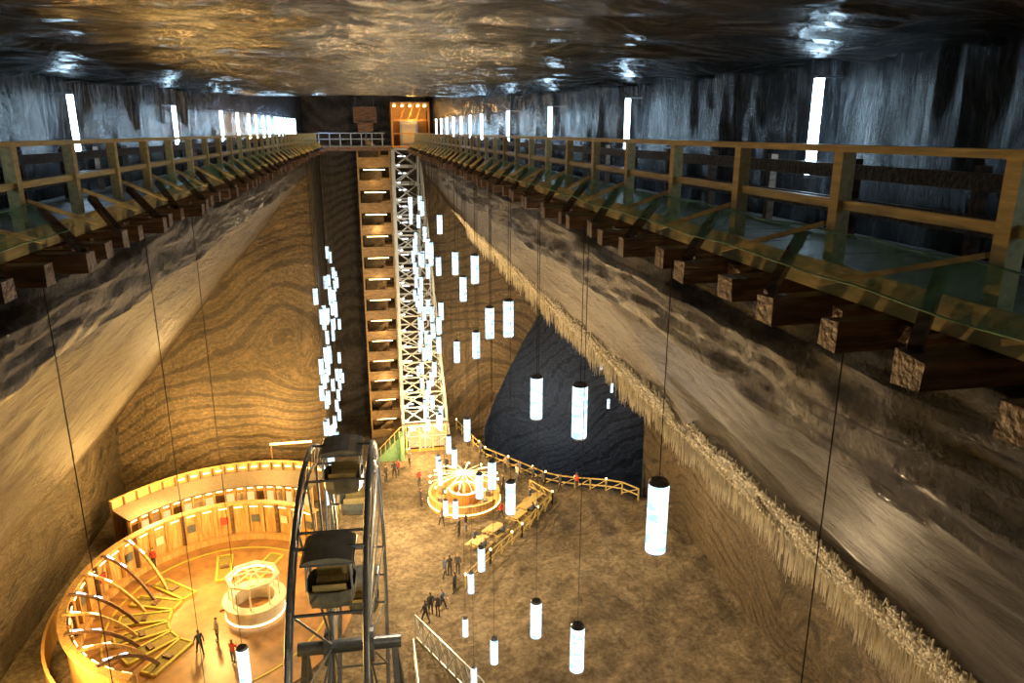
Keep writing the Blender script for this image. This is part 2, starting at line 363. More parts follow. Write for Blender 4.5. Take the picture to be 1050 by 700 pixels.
mb=MB()
y=-3.2
while y<-.2: mb.box(-4.0,4.0,y,y+.23,-1.26,-1.2,M_deck); y+=.25
for y in (-3.1,-1.7,-.4): mb.box(-3.98,3.98,y,y+.15,-1.5,-1.27,M_woodD)
mb.obj('near_bridge')
mb=MB()
y=68.1
while y<72: mb.box(-4.6,2.2,y,y+.23,-1.26,-1.2,M_deck); y+=.25
for y in (68.1,71.7): mb.box(-4.7,2.1,y,y+.2,-1.6,-1.27,M_woodD)
for x in [-4+.9*i for i in range(7)]: mb.box(x-.04,x+.04,68.1,68.2,-1.3,-.1,M_steel)
mb.box(-4,1.6,68.1,68.2,-.15,-.08,M_steel); mb.box(-4,1.6,68.1,68.18,-.65,-.58,M_steel)
mb.obj('far_bridge')

# ------------------------------------------------------------ wall tube lamps
def wall_lamp(s,y,z,e):
    mb=MB(); x=s*5.72
    mb.box(x-.045,x+.045,y-.045,y+.045,z-.6,z+.6,e)
    mb.box(x-.05,x+.05,y-.05,y+.05,z+.6,z+.64,M_cap); mb.box(x-.05,x+.05,y-.05,y+.05,z-.64,z-.6,M_cap)
    mb.box(min(x,s*6.05),max(x,s*6.05),y-.02,y+.02,z+.61,z+.63,M_cap); mb.box(min(x,s*6.05),max(x,s*6.05),y-.02,y+.02,z-.63,z-.61,M_cap)
    mb.obj('wall_lamp')
y=1.8
while y<67: wall_lamp(1,y,0+.006*y,E_wall); y+=7.3 if y<36 else 4.2
for y in (.5,8.6,16.8,25.2,33,37,40.5,43,46,48.5,52,54,56,58,60,62,64,66): wall_lamp(-1,y,.006*y,E_wallw if y in (40.5,43) else E_wall)

# ------------------------------------------------------------ pendant lamps
def pend(mb,x,y,z):
    r=.14;L=.5
    mb.cyl((x,y,z-L),(x,y,z+L),r,r,14,E_lamp)
    mb.cyl((x,y,z+L),(x,y,z+L+.05),r*1.04,r*.8,14,M_cap); mb.cyl((x,y,z-L-.04),(x,y,z-L),r*.8,r*1.04,14,M_cap)
    mb.cyl((x,y,z+L+.04),(x,y,-1.52),.007,.007,4,M_wire,cap=False)
P=[(3.6,8.46,-5.0),(3.6,12.3,-4.94),(3.6,15.9,-5.97),(3.6,19.5,-4.95),(3.6,22.8,-5.9),(3.6,26.1,-4.75),(3.6,29.7,-6.2),(3.6,32.4,-5.6),
(3.62,26.2,-7.6),(3.6,32.5,-9.7),(3.62,12.1,-9.9),(3.62,15.8,-11.9),(3.62,19.3,-10.3),(3.6,22.4,-18),(3.6,25.4,-16.1),(3.62,31.5,-23.7),
(3.6,28.8,-19.4),(3.65,28.7,-24.3),(3.6,25.7,-13.1),(3.65,22.9,-11.3),(3.6,29.2,-12.2),(3.6,37.6,-16.5),(3.6,34.7,-16),(3.62,34.9,-19),
(3.6,40.5,-21.9),(3.6,44,-20.9),(-3.6,16.3,-12.6),(-3.6,43.8,-22.2),(-3.6,8.9,-20),(-3.6,12.9,-22),(3.6,5,-9)]
for p in P:
    mb=MB(); pend(mb,*p); mb.obj('pendant_lamp')
mb=MB()
y=40.
while y<68:
    k=2 if y<48 else random.choice((2,3,3,4))
    for _ in range(k): pend(mb,3.6+U(-.1,.1),y,U(-22,-3.2-.03*y))
    y+=1.05
mb.obj('pendant_lamp_cluster')
mb=MB()
y=45.
while y<72:
    for q in range(3 if y<60 else 2): pend(mb,-3.5+U(-.2,.2),y,-(U(9.5,17) if q==1 else U(13,24.5))*(.84+.16*(y/69)))
    y+=1.1
mb.obj('pendant_lamp_cluster')
mb=MB()
for x,y,z in ((24,72,-24),(24.6,72,-26.5),(23.6,70,-27.5),(23,71,-23.5)):
    mb.cyl((x,y,z-.5),(x,y,z+.5),.14,.14,10,E_lamp); mb.cyl((x,y,z+.5),(x,y,-6.6),.01,.01,4,M_wire)
mb.obj('pendant_lamp_cluster')

# ------------------------------------------------------------ elevator tower
mb=MB()
def tw(z):
    t=(z-FZ)/(-.5-FZ); return 2.15+.15*t, 6.7+(4.5-6.7)*t
yA,yB=68.6,71.6
n=19; zz=[FZ+(29)*i/n for i in range(n+1)]
for i,z in enumerate(zz):
    l,r=tw(z); c=[(l,yA),(r,yA),(r,yB),(l,yB)]; mid=(l+2.3)
    for a in range(4):
        b=(a+1)%4; mb.beam((*c[a],z),(*c[b],z),.14,.14,M_steel)
    mb.beam((mid,yA,z),(mid,yB,z),.1,.1,M_steel)
    if i<n:
        z2=zz[i+1]; l2,r2=tw(z2); c2=[(l2,yA),(r2,yA),(r2,yB),(l2,yB)]
        for a in range(4):
            mb.beam((*c[a],z),(*c2[a],z2),.24,.24,M_steel)
            b=(a+1)%4
            if i%2: a,b=b,a
            if a in(0,1) and b in (0,1):
                m1=l+2.1;m2=l2+2.1
                mb.beam((l,yA,z),(m2,yA,z2),.1,.1,M_steel); mb.beam((m1,yA,z),(l2,yA,z2),.1,.1,M_steel)
                if r-m1>.6: mb.beam((m1,yA,z),(r2,yA,z2),.1,.1,M_steel); mb.beam((r,yA,z),(m2,yA,z2),.1,.1,M_steel)
            else: mb.beam((*c[a],z),(*c2[b],z2),.1,.1,M_steel)
        mb.beam((l+2.1,yA,z),(l2+2.1,yA,z2),.16,.16,M_steel)
        mb.box(l+.5,l+1.2,yB-.3,yB-.2,z+.8,z+.88,E_coolw)
        mb.box(l+.15,l+.55,yA+.1,yA+.2,z+.1,z+.2,E_coolw)
mb.box(2.4,6.4,yA-.3,yA-.2,FZ,FZ+.25,M_woodO)
for x in (2.4,3.7,5.0,6.3): mb.box(x-.06,x+.06,yA-.35,yA-.2,FZ,FZ+2.8,M_woodY)
mb.box(2.3,6.5,yA-.5,yB,FZ+2.8,FZ+3.0,M_roof); mb.box(2.6,6.2,yA-.1,yA,FZ+2.5,FZ+2.65,E_warm); mb.box(2.6,6.2,yA+.1,yA+.15,FZ+.3,FZ+2.3,E_win)
for x in (3.0,4.3,5.7): mb.box(x-.25,x+.25,yA-.42,yA-.36,FZ+2.3,FZ+2.5,E_warm)
mb.obj('elevator_tower')
mb=MB()
for x in (2.3,5.5):
    for y in (68.3,71.8): mb.box(x-.08,x+.08,y-.08,y+.08,-1.2,2.5,M_woodO)
mb.box(2.2,5.6,68.2,71.9,2.4,2.5,M_woodD); mb.box(2.2,5.6,68.2,71.9,-1.35,-1.2,M_woodO)
mb.box(2.2,5.6,68.2,68.3,.9,1.05,M_woodO); mb.box(2.2,5.6,68.2,68.3,-.2,-.1,M_woodO)
for x in (2.6,3.3,4.0,4.7,5.3):
    mb.box(x-.08,x+.08,69.2,70.8,2.15,2.3,E_warm); mb.beam((x-.3,68.25,1.0),(x+.25,68.25,2.4),.09,.07,M_woodO)
mb.box(2.3,2.36,68.4,71.6,-1.2,2.4,M_woodO); mb.box(2.3,5.5,71.6,71.8,-1.2,2.4,M_woodO)
mb.box(3.0,4.6,69.4,71.2,-1.2,1.0,M_steel); mb.box(3.2,4.4,69.36,69.4,-1.0,.8,M_white)
mb.obj('elevator_head_house')
mb=MB(); mb.box(-.9,.9,62,63.2,.7,1.9,M_woodD); mb.box(-.6,.6,61.9,62,.0,.7,M_woodD)
for x in (-.7,.7): mb.cyl((x,62.6,1.9),(x,62.6,2.65),.05,.05,6,M_steelD)
mb.cyl((0,62.6,.2),(0,62.6,-.6),.06,.06,6,M_steelD); mb.obj('hoist_winch')

# ------------------------------------------------------------ staircase tower (zigzag flights)
mb=MB(); ya,yb=72.5,75.5; xa,xb=-.9,2.1; lv=2.1
k=0; z=FZ
while z<-3:
    mb.box(xa,xa+.85,ya,yb,z-.08,z+.02,M_woodS); mb.box(xb-.85,xb,ya,yb,z-.08+lv/2,z+.02+lv/2,M_woodS)
    mb.box(xa,xa+.06,ya,yb,z,z+1.0,M_woodS); mb.box(xb-.06,xb,ya,yb,z+lv/2,z+lv/2+1.0,M_woodS)
    mb.box(xa,xb,ya,ya+.06,z-.02,z+.9,M_woodS)
    def board(x0,z0,x1,z1,y):
        mb.add([(x0,y,z0),(x1,y,z1),(x1,y,z1+.6),(x0,y,z0+.6),(x0,y+.06,z0),(x1,y+.06,z1),(x1,y+.06,z1+.6),(x0,y+.06,z0+.6)],
               [(0,1,2,3),(7,6,5,4),(0,4,5,1),(2,6,7,3),(0,3,7,4),(1,5,6,2)],M_woodS)
    board(xa+.8,z,xb-.8,z+lv/2,ya+1.3); board(xb-.8,z+lv/2,xa+.8,z+lv,yb-1.3)
    for q in range(7):
        t=q/7
        mb.box(xa+.8+t*1.15,xa+.98+t*1.15,ya+.06,ya+1.3,z+t*lv/2,z+.06+t*lv/2,M_woodD)
        mb.box(xb-.98-t*1.15,xb-.8-t*1.15,yb-1.2,yb,z+lv/2+t*lv/2,z+lv/2+.06+t*lv/2,M_woodD)
    mb.box(xa+.2,xb-.2,yb-.1,yb-.02,z+.2,z+1.5,M_woodS)
    mb.box(xa+.5,xb-.5,ya+.5,ya+.56,z+lv-.30,z+lv-.22,E_stair)
    z+=lv;k+=1
for x in (xa,xb-.05):
    mb.box(x-.06,x+.1,ya-.06,ya+.06,FZ,-1.7,M_woodS); mb.box(x-.04,x+.1,yb-.06,yb+.06,FZ,-1.7,M_woodD)
mb.obj('staircase_tower')
mb=MB()
for q in range(14): mb.box(-.6+q*.17,-.4+q*.17,66.6,68,FZ,FZ+.17*(q+1),M_green)
mb.box(1.75,2.1,66.4,68,FZ,FZ+2.4,M_green)
mb.beam((-.6,66.6,FZ+1),(1.8,66.6,FZ+3.4),.06,.06,M_woodY); mb.beam((1.8,66.6,FZ+3.4),(2.1,66.6,FZ+3.4),.06,.06,M_woodY)
for q in range(6): mb.box(-.6+q*.45,-.55+q*.45,66.58,66.63,FZ+q*.4,FZ+q*.45+1,M_woodY)
mb.obj('base_staircase')

# ------------------------------------------------------------ ferris wheel (built on its own axle, set on the floor)
FX,FY,FC,FR=-1.72,27.,FZ+10.0,8.3
mb=MB(); hw=1.2
def rp(a,r,x): return (x,r*math.cos(a),10.0+r*math.sin(a))
N=48
for sx in(-hw,hw):
    for i in range(N):
        a=2*math.pi*i/N;b=2*math.pi*(i+1)/N
        mb.cyl(rp(a,FR,sx),rp(b,FR,sx),.10,.10,8,M_steelD); mb.cyl(rp(a,FR-.8,sx),rp(b,FR-.8,sx),.06,.06,8,M_steelD)
        mb.beam(rp(a,FR,sx),rp(b,FR-.8,sx),.04,.04,M_steelD)
        if i%3==0: mb.cyl(rp(a,.5,sx*.6),rp(a,FR-.8,sx),.05,.05,6,M_steelD)
for i in range(0,N,3):
    a=2*math.pi*i/N
    mb.beam(rp(a,FR-.8,-hw),rp(a,FR-.8,hw),.08,.08,M_steelD)
mb.cyl((-2.1,0,10.0),(2.1,0,10.0),.28,.28,16,M_steelD)
for sx in(-1,1): mb.cyl((sx*.8,0,10.0),(sx*1.0,0,10.0),.75,.75,20,M_steelD)
for sx in(-1,1):
    for dy in(-5,5): mb.beam((sx*1.8,0,10.0),(sx*2.3,dy,0),.24,.24,M_steelD)
    for t in(.35,.7): mb.beam((sx*(1.8+.5*t),-5*t,10.0*(1-t)),(sx*(1.8+.5*t),5*t,10.0*(1-t)),.12,.12,M_steelD)
def gondola(c):
    x,y,z=c; w=.78;l=.78
    mb.cyl((-hw,y,z),(hw,y,z),.06,.06,8,M_steelD)
    rings=[(-2.0,.45),(-1.94,.75),(-1.8,.95),(-1.6,1.02),(-1.2,1.04)]; vs=[];K=16
    for dz,k in rings:
        for i in range(K):
            t=2*math.pi*i/K; ct,st_=math.cos(t),math.sin(t); q=(abs(ct)**4+abs(st_)**4)**-.25
            vs.append((x+w*k*ct*q,y+l*k*st_*q,z+dz))
    fs=[tuple(range(K-1,-1,-1))]
    for j in range(len(rings)-1):
        for i in range(K): fs.append((j*K+i,j*K+(i+1)%K,(j+1)*K+(i+1)%K,(j+1)*K+i))
    mb.add(vs,fs,M_cab)
    mb.box(x-w*.8,x+w*.8,y-l*.8,y+l*.8,z-1.85,z-1.8,M_woodD)
    for i in(-1,1):
        for j in(-.9,.9): mb.beam((x+i*w*.95,y+j*l*.9,z-1.2),(x+i*w*.9,y+j*l*.9,z-.1),.06,.06,M_steel)
        mb.box(x+i*w*.95-.02,x+i*w*.95+.02,y-l*.8,y+l*.8,z-.75,z-.7,M_steel)
    n=8;vs=[]
    for q in range(n+1):
        t=math.pi*q/n; xx=x-math.cos(t)*w*1.08; zq=z-.1+.22*math.sin(t)
        vs+=[(xx,y-l*1.12,zq),(xx,y+l*1.12,zq)]
    mb.add(vs,[(2*q,2*q+2,2*q+3,2*q+1) for q in range(n)]+[tuple(range(0,2*n+2,2)),tuple(range(2*n+1,0,-2))],M_cabroof)
    mb.box(x-w*1.1,x+w*1.1,y-l*1.14,y+l*1.14,z-.14,z-.08,M_steelD)
    for j in(-1,1): mb.box(x-w*.7,x+w*.7,y+j*l*.55-.2,y+j*l*.55+.2,z-1.5,z-1.42,M_woodY); mb.box(x-w*.7,x+w*.7,y+j*l*.78,y+j*l*.82,z-1.42,z-1.0,M_woodY)
for i in range(8):
    a=2*math.pi*(i+.5)/8+.15; gondola(rp(a,FR+.05,0))
ob=mb.obj('ferris_wheel',loc=(FX,FY,FZ),rotz=math.radians(-2.5))
mb=MB()
mb.box(FX-1.9,FX+1.9,23.2,30.8,FZ+.15,FZ+.3,M_steelD)
mb.box(FX+3.05,FX+4.7,22,32,FZ+1.1,FZ+1.25,M_steelD)
for x in(FX+3.15,FX+4.6):
    for y in (22.2,25,28,31.8): mb.box(x-.06,x+.06,y-.06,y+.06,FZ,FZ+1.1,M_steelD)
def trussrail(p,q,h=1.1,n=8):
    p=Vector(p);q=Vector(q);u=Vector((0,0,h))
    mb.beam(p,q,.08,.08,M_steel);mb.beam(p+u,q+u,.08,.08,M_steel)
    for i in range(n):
        a=p.lerp(q,i/n);b=p.lerp(q,(i+1)/n); mb.beam(a,b+u,.05,.05,M_steel);mb.beam(a+u,b,.05,.05,M_steel);mb.beam(a,a+u,.05,.05,M_steel)
trussrail((FX+4.7,32,FZ+1.25),(FX+4.7,22,FZ+1.25)); trussrail((FX+3.2,40,FZ+.1),(FX+6.5,33.5,FZ+.1),1.6); trussrail((FX+3.0,32,FZ+1.25),(FX+3.0,38.5,FZ),1.1,6)
trussrail((FX+6.5,33.5,FZ+.1),(FX+6.9,22,FZ+.1),1.6)
for i in range(7): mb.box(FX+3.1,FX+4.5,32+i*.3,32.3+i*.3,FZ,FZ+1.25-.17*(i+1),M_steelD)
mb.obj('boarding_platform')

# ------------------------------------------------------------ amphitheatre / mini golf court
CX,CY=-10.9,45.
ex,ey=8.6,9.7; T0,T1=math.radians(48),math.radians(252); wh=2.9
mb=MB()
mb.annul(CX,CY,.02,1,FZ,FZ+.12,M_woodF,n=64,ex=ex,ey=ey)
mb.annul(CX,CY,.985,1.0,FZ,FZ+wh,M_woodA,T0,T1,40,ex,ey)
mb.annul(CX,CY,.975,1.03,FZ+wh,FZ+wh+.1,M_woodA,T0,T1,40,ex,ey)
mb.annul(CX,CY,1.12,1.14,FZ,FZ+1.7,M_woodA,math.radians(95),T1,40,ex,ey)
mb.annul(CX,CY,.93,.985,FZ+.12,FZ+.55,M_woodA,T0,T1,40,ex,ey)
mb.annul(CX,CY,.80,.815,FZ+.12,FZ+.16,M_lane,0,2*math.pi,64,ex,ey)
npil=26
M_red=simple('red_poster',(.45,.06,.04))
for i in range(npil+1):
    t=T0+(T1-T0)*i/npil; c,s_=math.cos(t),math.sin(t)
    p=lambda r,z:(CX+ex*r*c,CY+ey*r*s_,z)
    mb.beam(p(.97,FZ),p(.97,FZ+wh),.16,.22,M_woodD if i%3==0 else M_woodA)
    if i<npil:
        t2=t+(T1-T0)/npil*.5; c2,s2=math.cos(t2),math.sin(t2); q=lambda r,z:(CX+ex*r*c2,CY+ey*r*s2,z)
        tang=Vector((-ex*s2,ey*c2,0)).normalized()
        if i%2==0:
            A=Vector(q(.972,FZ+1.7)); mb.beam(A-tang*.28,A+tang*.28,.04,.6,[M_steelD,M_white,M_steelD,M_red][i//2%4])
        A=Vector(q(.955,FZ+wh-.1)); mb.beam(A-tang*.3,A+tang*.3,.06,.06,E_warm)
for i in range(8):
    t=math.radians(146+i*13); c,s_=math.cos(t),math.sin(t); pts=[]
    for q in range(9):
        u=q/8; r=1.0-.42*u; z=FZ+wh*math.cos(u*math.pi/2)**.8+.1 if u<1 else FZ+.15
        pts.append((CX+ex*r*c,CY+ey*r*s_,z))
    for a,b in zip(pts,pts[1:]): mb.beam(a,b,.14,.2,M_woodD if i%2 else M_woodA)
    a=Vector(pts[1])+Vector((0,0,.16)); b=Vector(pts[4])+Vector((0,0,.16)); mb.beam(a,b,.12,.06,E_coolw if i%2 else E_warm2)
def lane(ang,r0,r1,w=.5,off=0):
    t=math.radians(ang); d=Vector((math.cos(t),math.sin(t),0)); n_=Vector((-d.y,d.x,0)); c=Vector((CX,CY,FZ+.15))+n_*off
    A=c+d*r0;B=c+d*r1
    mb.beam(A,B,w*2,.1,M_laneG)
    for sgn in(-1,1): mb.beam(A+n_*w*sgn,B+n_*w*sgn,.16,.22,M_lane)
    mb.beam(A-n_*w,A+n_*w,.12,.22,M_lane); mb.beam(B-n_*w,B+n_*w,.12,.22,M_lane)
    mb.beam(A.lerp(B,.5)-n_*w*.6,A.lerp(B,.5)+n_*w*.6,.3,.3,M_woodD)
for ang in (66,98,140,160,180,200,220,240): lane(ang,3.6 if ang<140 else 3.2,6.9 if ang<130 else 6.3)
mb.obj('mini_golf_court')
mb=MB(); kx,ky,kr=-8.7,44.6,1.85
mb.annul(kx,ky,kr*.78,kr,FZ+.12,FZ+1.15,M_white,n=36); mb.annul(kx,ky,kr*.7,kr*1.08,FZ+1.15,FZ+1.25,M_white,n=36)
mb.annul(kx,ky,kr*.98,kr*1.02,FZ+.2,FZ+.3,E_warm2,n=36); mb.annul(kx,ky,.02,kr*.75,FZ+.12,FZ+.2,M_woodF,n=24)
for i in range(8):
    t=2*math.pi*i/8; c,s_=math.cos(t),math.sin(t)
    mb.beam((kx+kr*.85*c,ky+kr*.85*s_,FZ+1.2),(kx+kr*.85*c,ky+kr*.85*s_,FZ+2.8),.1,.1,M_white)
    mb.beam((kx+kr*.85*c,ky+kr*.85*s_,FZ+2.8),(kx+.3*c,ky+.3*s_,FZ+3.0),.1,.08,M_white)
mb.annul(kx,ky,kr*.8,kr*.92,FZ+2.7,FZ+2.85,M_white,n=8); mb.annul(kx,ky,.2,.34,FZ+2.9,FZ+3.05,M_white,n=12)
mb.annul(kx,ky,kr*.72,kr*.78,FZ+2.62,FZ+2.7,E_warm2,n=24)
mb.obj('ring_kiosk')
mb=MB()
A0,A1=math.radians(62),math.radians(138); ex2,ey2=10.8,13.4
cyl_pt=lambda t,r,z:(CX+ex2*r*math.cos(t),CY+ey2*r*math.sin(t),z)
mb.annul(CX,CY,1.0,1.02,FZ,FZ+2.6,M_woodA,A0,A1,24,ex2,ey2)
mb.annul(CX,CY,.97,1.22,FZ+2.6,FZ+2.72,M_roof,A0,A1,24,ex2,ey2)
mb.annul(CX,CY,1.2,1.22,FZ,FZ+3.4,M_woodA,A0,A1,24,ex2,ey2)
nb=18
for i in range(nb+1):
    t=A0+(A1-A0)*i/nb
    mb.beam(cyl_pt(t,.975,FZ),cyl_pt(t,.975,FZ+2.6),.14,.14,M_woodA); mb.beam(cyl_pt(t,1.19,FZ+2.7),cyl_pt(t,1.19,FZ+3.4),.12,.12,M_woodD)
    if i<nb:
        t2=t+(A1-A0)/nb*.5; tg=Vector((-ex2*math.sin(t2),ey2*math.cos(t2),0)).normalized()
        A=Vector(cyl_pt(t2,.995,FZ+1.5)); mb.beam(A-tg*.3,A+tg*.3,.04,1.1,[E_win,M_woodD,E_win,M_white][i%4])
        A=Vector(cyl_pt(t2,.985,FZ+2.45)); mb.beam(A-tg*.22,A+tg*.22,.06,.08,E_warm)
        if i<13: A=Vector(cyl_pt(t2,1.185,FZ+3.1)); mb.beam(A-tg*.25,A+tg*.25,.05,.12,E_warm)
mb.box(-9.5,-6,61.9,62.0,FZ+4.5,FZ+4.65,E_warm)
for x in(-9.4,-6.1): mb.box(x-.05,x+.05,61.9,62.0,FZ,FZ+4.5,M_woodD)
mb.obj('service_building')

# ------------------------------------------------------------ round bar with sunburst canopy
mb=MB(); bx_,by_,br=6.7,57.2,3.05
mb.annul(bx_,by_,.02,br,FZ,FZ+.25,M_woodA,n=40); mb.annul(bx_,by_,br*.93,br,FZ+.25,FZ+1.05,M_woodA,n=40,a0=-.3,a1=5.6)
mb.annul(bx_,by_,br*1.0,br*1.02,FZ+.3,FZ+.38,E_warm,n=40)
mb.annul(bx_,by_,.9,1.25,FZ+.25,FZ+1.2,M_woodO,n=24); mb.cyl((bx_,by_,FZ),(bx_,by_,FZ+2.9),.18,.12,10,M_white)
mb.annul(bx_,by_,1.2,1.3,FZ+1.25,FZ+1.32,E_warm2,n=24)
for i in range(16):
    t=2*math.pi*(i+.3)/16; c,s_=math.cos(t),math.sin(t)
    mb.beam((bx_+.15*c,by_+.15*s_,FZ+2.75),(bx_+2.9*c,by_+2.9*s_,FZ+2.3),.07,.07,M_white)
    mb.ell((bx_+2.9*c,by_+2.9*s_,FZ+2.25),(.11,.11,.11),E_warm2,6,4)
    if i%2: mb.beam((bx_+1.6*c,by_+1.6*s_,FZ+2.62),(bx_+2.5*c,by_+2.5*s_,FZ+2.45),.08,.05,E_warm2)
    else: mb.box(bx_+2.1*c-.2,bx_+2.1*c+.2,by_+2.1*s_-.2,by_+2.1*s_+.2,FZ+.25,FZ+.7,M_steelD)
mb.obj('sunburst_bar')

# ------------------------------------------------------------ fences
def fence(pts,h=1.1,m=M_woodY,sp=1.6,lit=None):
    mb=MB()
    for a,b in zip(pts,pts[1:]):
        L=math.hypot(b[0]-a[0],b[1]-a[1]);n=max(1,round(L/sp))
        def g(t):
            x=a[0]+(b[0]-a[0])*t;y=a[1]+(b[1]-a[1])*t; z=flz(x,y); z=FZ if z<-40 else z; return Vector((x,y,z))
        for i in range(n+1):
            p=g(i/n); mb.beam(p-Vector((0,0,.1)),p+Vector((0,0,h)),.11,.11,m)
        for i in range(n):
            p,q=g(i/n),g((i+1)/n)
            for k in(.45,.98): mb.beam(p+Vector((0,0,h*k)),q+Vector((0,0,h*k)),.05,.12,m)
            mb.beam(p+Vector((0,0,.1)),q+Vector((0,0,h*.95)),.04,.07,m)
            if lit and i%lit==0: mb.box(p.x-.06,p.x+.06,p.y-.06,p.y+.06,p.z+h,p.z+h+.14,E_warm2)
    return mb.obj('wooden_fence')
fence([(7.9,73.2),(9.8,65.5),(14.3,59.2),(20.9,53.3)],lit=2)
fence([(5.2,44.6),(7.4,47.4),(10.4,50.6),(14.0,55.4),(12.6,58)],lit=2)
fence([(-3.9,58.5),(-3.8,55.5),(-3.7,52)])
for (x,y,a) in((6.9,49.6,.8),(8.4,51.2,.8),(11.6,54.3,.8),(12.6,55.6,.8),(10.6,52.9,.8)):
    mb=MB()
    mb.box(-.75,.75,-.35,.35,.70,.76,M_woodY); 
    for s_ in(-1,1):
        mb.box(-.75,.75,s_*.7-.14,s_*.7+.14,.42,.47,M_woodY)
        mb.beam((s_*.55,-.7,.42),(s_*.55,.7,.42),.06,.06,M_woodY); mb.beam((s_*.55,-.55,0),(s_*.55,-.2,.7),.07,.07,M_woodY); mb.beam((s_*.55,.55,0),(s_*.55,.2,.7),.07,.07,M_woodY)
    mb.obj('picnic_table',loc=(x,y,max(FZ,flz(x,y))),rotz=a)

# ------------------------------------------------------------ people
skinM=simple('skin',(.55,.34,.24),var=.05)
def hairM(c): return simple('hair',c,var=.1)
HAIRS=[hairM((.04,.025,.015)),hairM((.12,.07,.03)),hairM((.3,.2,.09))]
CL=[simple('cloth_%d'%i,c,rough=.8,var=.1) for i,c in enumerate([(.03,.035,.05),(.05,.05,.055),(.45,.05,.04),(.08,.11,.2),(.25,.22,.18),(.5,.48,.44),(.10,.14,.08),(.03,.03,.03)])]
def person(loc,rot,top,bot,hair=0,pose='stand',h=1.72,ph=0.):
    st={'stand':(.03,-.02,.0),'walk':(.28,-.25,.22),'sit':(0,0,0)}[pose]
    V=[];E=[];Rr=[]
    def v(p,r,par=None):
        V.append(Vector(p));Rr.append(r)
        if par is not None:E.append((par,len(V)-1))
        return len(V)-1
    pz=.95 if pose!='sit' else .52
    o=pz-.95
    pel=v((0,0,pz),(.155,.11)); sp=v((0,.0,1.14+o),(.135,.10),pel); ch=v((0,0,1.34+o),(.165,.11),sp); nk0=v((0,0,1.44+o),(.085,.075),ch)
    nk=v((0,.0,1.50+o),(.052,.055),nk0); hb=v((0,.015,1.56+o),(.068,.075),nk); hm=v((0,.015,1.64+o),(.078,.095),hb); ht=v((0,.005,1.705+o),(.058,.07),hm)
    hands=[]
    for sd,f in((-1,1),(1,-1)):
        sh=v((sd*.175,0,1.40+o),(.062,.062),ch)
        sw=st[2]*f+ph*.3
        if pose=='sit': el=(sd*.22,.10,1.14+o);wr=(sd*.16,.32,1.17+o)
        else: el=(sd*.225,sw*.5-.02,1.12+o);wr=(sd*.23,sw+.06,.88+o)
        if ph>.5 and sd==1: el=(sd*.24,.1,1.14+o);wr=(sd*.12,.28,1.30+o)
        e=v(el,(.046,.046),sh);w=v(wr,(.030,.030),e)
        d=(Vector(wr)-Vector(el)).normalized(); pl=v(Vector(wr)+d*.075,(.036,.022),w); hands.append((Vector(wr)+d*.075,d,sd))
        if pose=='sit': hp=v((sd*.10,.02,pz-.01),(.092,.09),pel);kn=v((sd*.12,.44,pz+.0),(.062,.062),hp);an=v((sd*.12,.46,.09),(.042,.045),kn);to=v((sd*.13,.63,.045),(.042,.035),an)
        else:
            fy=st[0] if sd<0 else st[1]
            hp=v((sd*.095,0,.88),(.095,.095),pel);kn=v((sd*.10,fy*.5+.03,.49),(.062,.062),hp);an=v((sd*.10,fy-.02,.09),(.042,.045),kn);to=v((sd*.115,fy+.15,.045),(.042,.033),an)
    bm=bmesh.new(); lay=bm.verts.layers.skin.verify(); bv=[bm.verts.new(p) for p in V]
    for i,b in enumerate(bv): b[lay].radius=Rr[i] if isinstance(Rr[i],tuple) else (Rr[i],)*2; b[lay].use_root=(i==0)
    for a,b in E: bm.edges.new((bv[a],bv[b]))
    me=bpy.data.meshes.new('tmp');bm.to_mesh(me);bm.free(); ob=bpy.data.objects.new('tmp',me);col.objects.link(ob)
    m=ob.modifiers.new('s','SKIN');m.use_smooth_shade=True; m2=ob.modifiers.new('u','SUBSURF');m2.levels=2;m2.render_levels=2
    dg=bpy.context.evaluated_depsgraph_get(); me2=bpy.data.meshes.new_from_object(ob.evaluated_get(dg))
    bpy.data.objects.remove(ob)
    mb=MB()
    vs=[v_.co.copy() for v_ in me2.vertices]
    hmats={'skin':skinM,'hair':HAIRS[hair],'top':CL[top],'bot':CL[bot],'shoe':CL[7]}
    for mm in hmats.values(): mb.mi(mm)
    mb.v=[tuple(x) for x in vs]
    wrz=[Vector(hh[0])-hh[1]*.06 for hh in hands]
    for p in me2.polygons:
        c=p.center
        if c.z>1.49+o: k='hair' if (c.z>1.665+o or c.y<-.02 or (c.y<.02 and abs(c.x)>.05 and c.z>1.6+o)) else 'skin'
        elif any((c-w).length<.075 for w in wrz): k='skin'
        elif c.z<.11: k='shoe'
        elif pose=='sit': k='top' if (c.z>pz+.10 and c.y<.2) or c.z>pz+.25 else 'bot'
        else: k='top' if c.z>.93 else 'bot'
        if k=='bot' and pose!='sit' and abs(c.x)>.185 and c.z>.8: k='top'
        mb.f.append(tuple(p.vertices)); mb.m.append(mb.mi(hmats[k]))
    bpy.data.meshes.remove(me2)
    hc=Vector((0,.015,1.63+o))
    for sx in(-1,1):
        mb.ell((sx*.03,hc.y+.082,hc.z+.005),(.011,.008,.008),CL[7],6,4); mb.ell((sx*.083,hc.y-.005,hc.z),(.012,.02,.03),skinM,6,4)
    mb.cyl((0,hc.y+.08,hc.z+.0),(0,hc.y+.115,hc.z-.035),.008,.016,6,skinM); mb.ell((0,hc.y+.083,hc.z-.058),(.024,.008,.007),CL[2],6,4)
    mb.ell((0,-.005,hc.z+.035),(.088,.097,.075),HAIRS[hair],10,6)
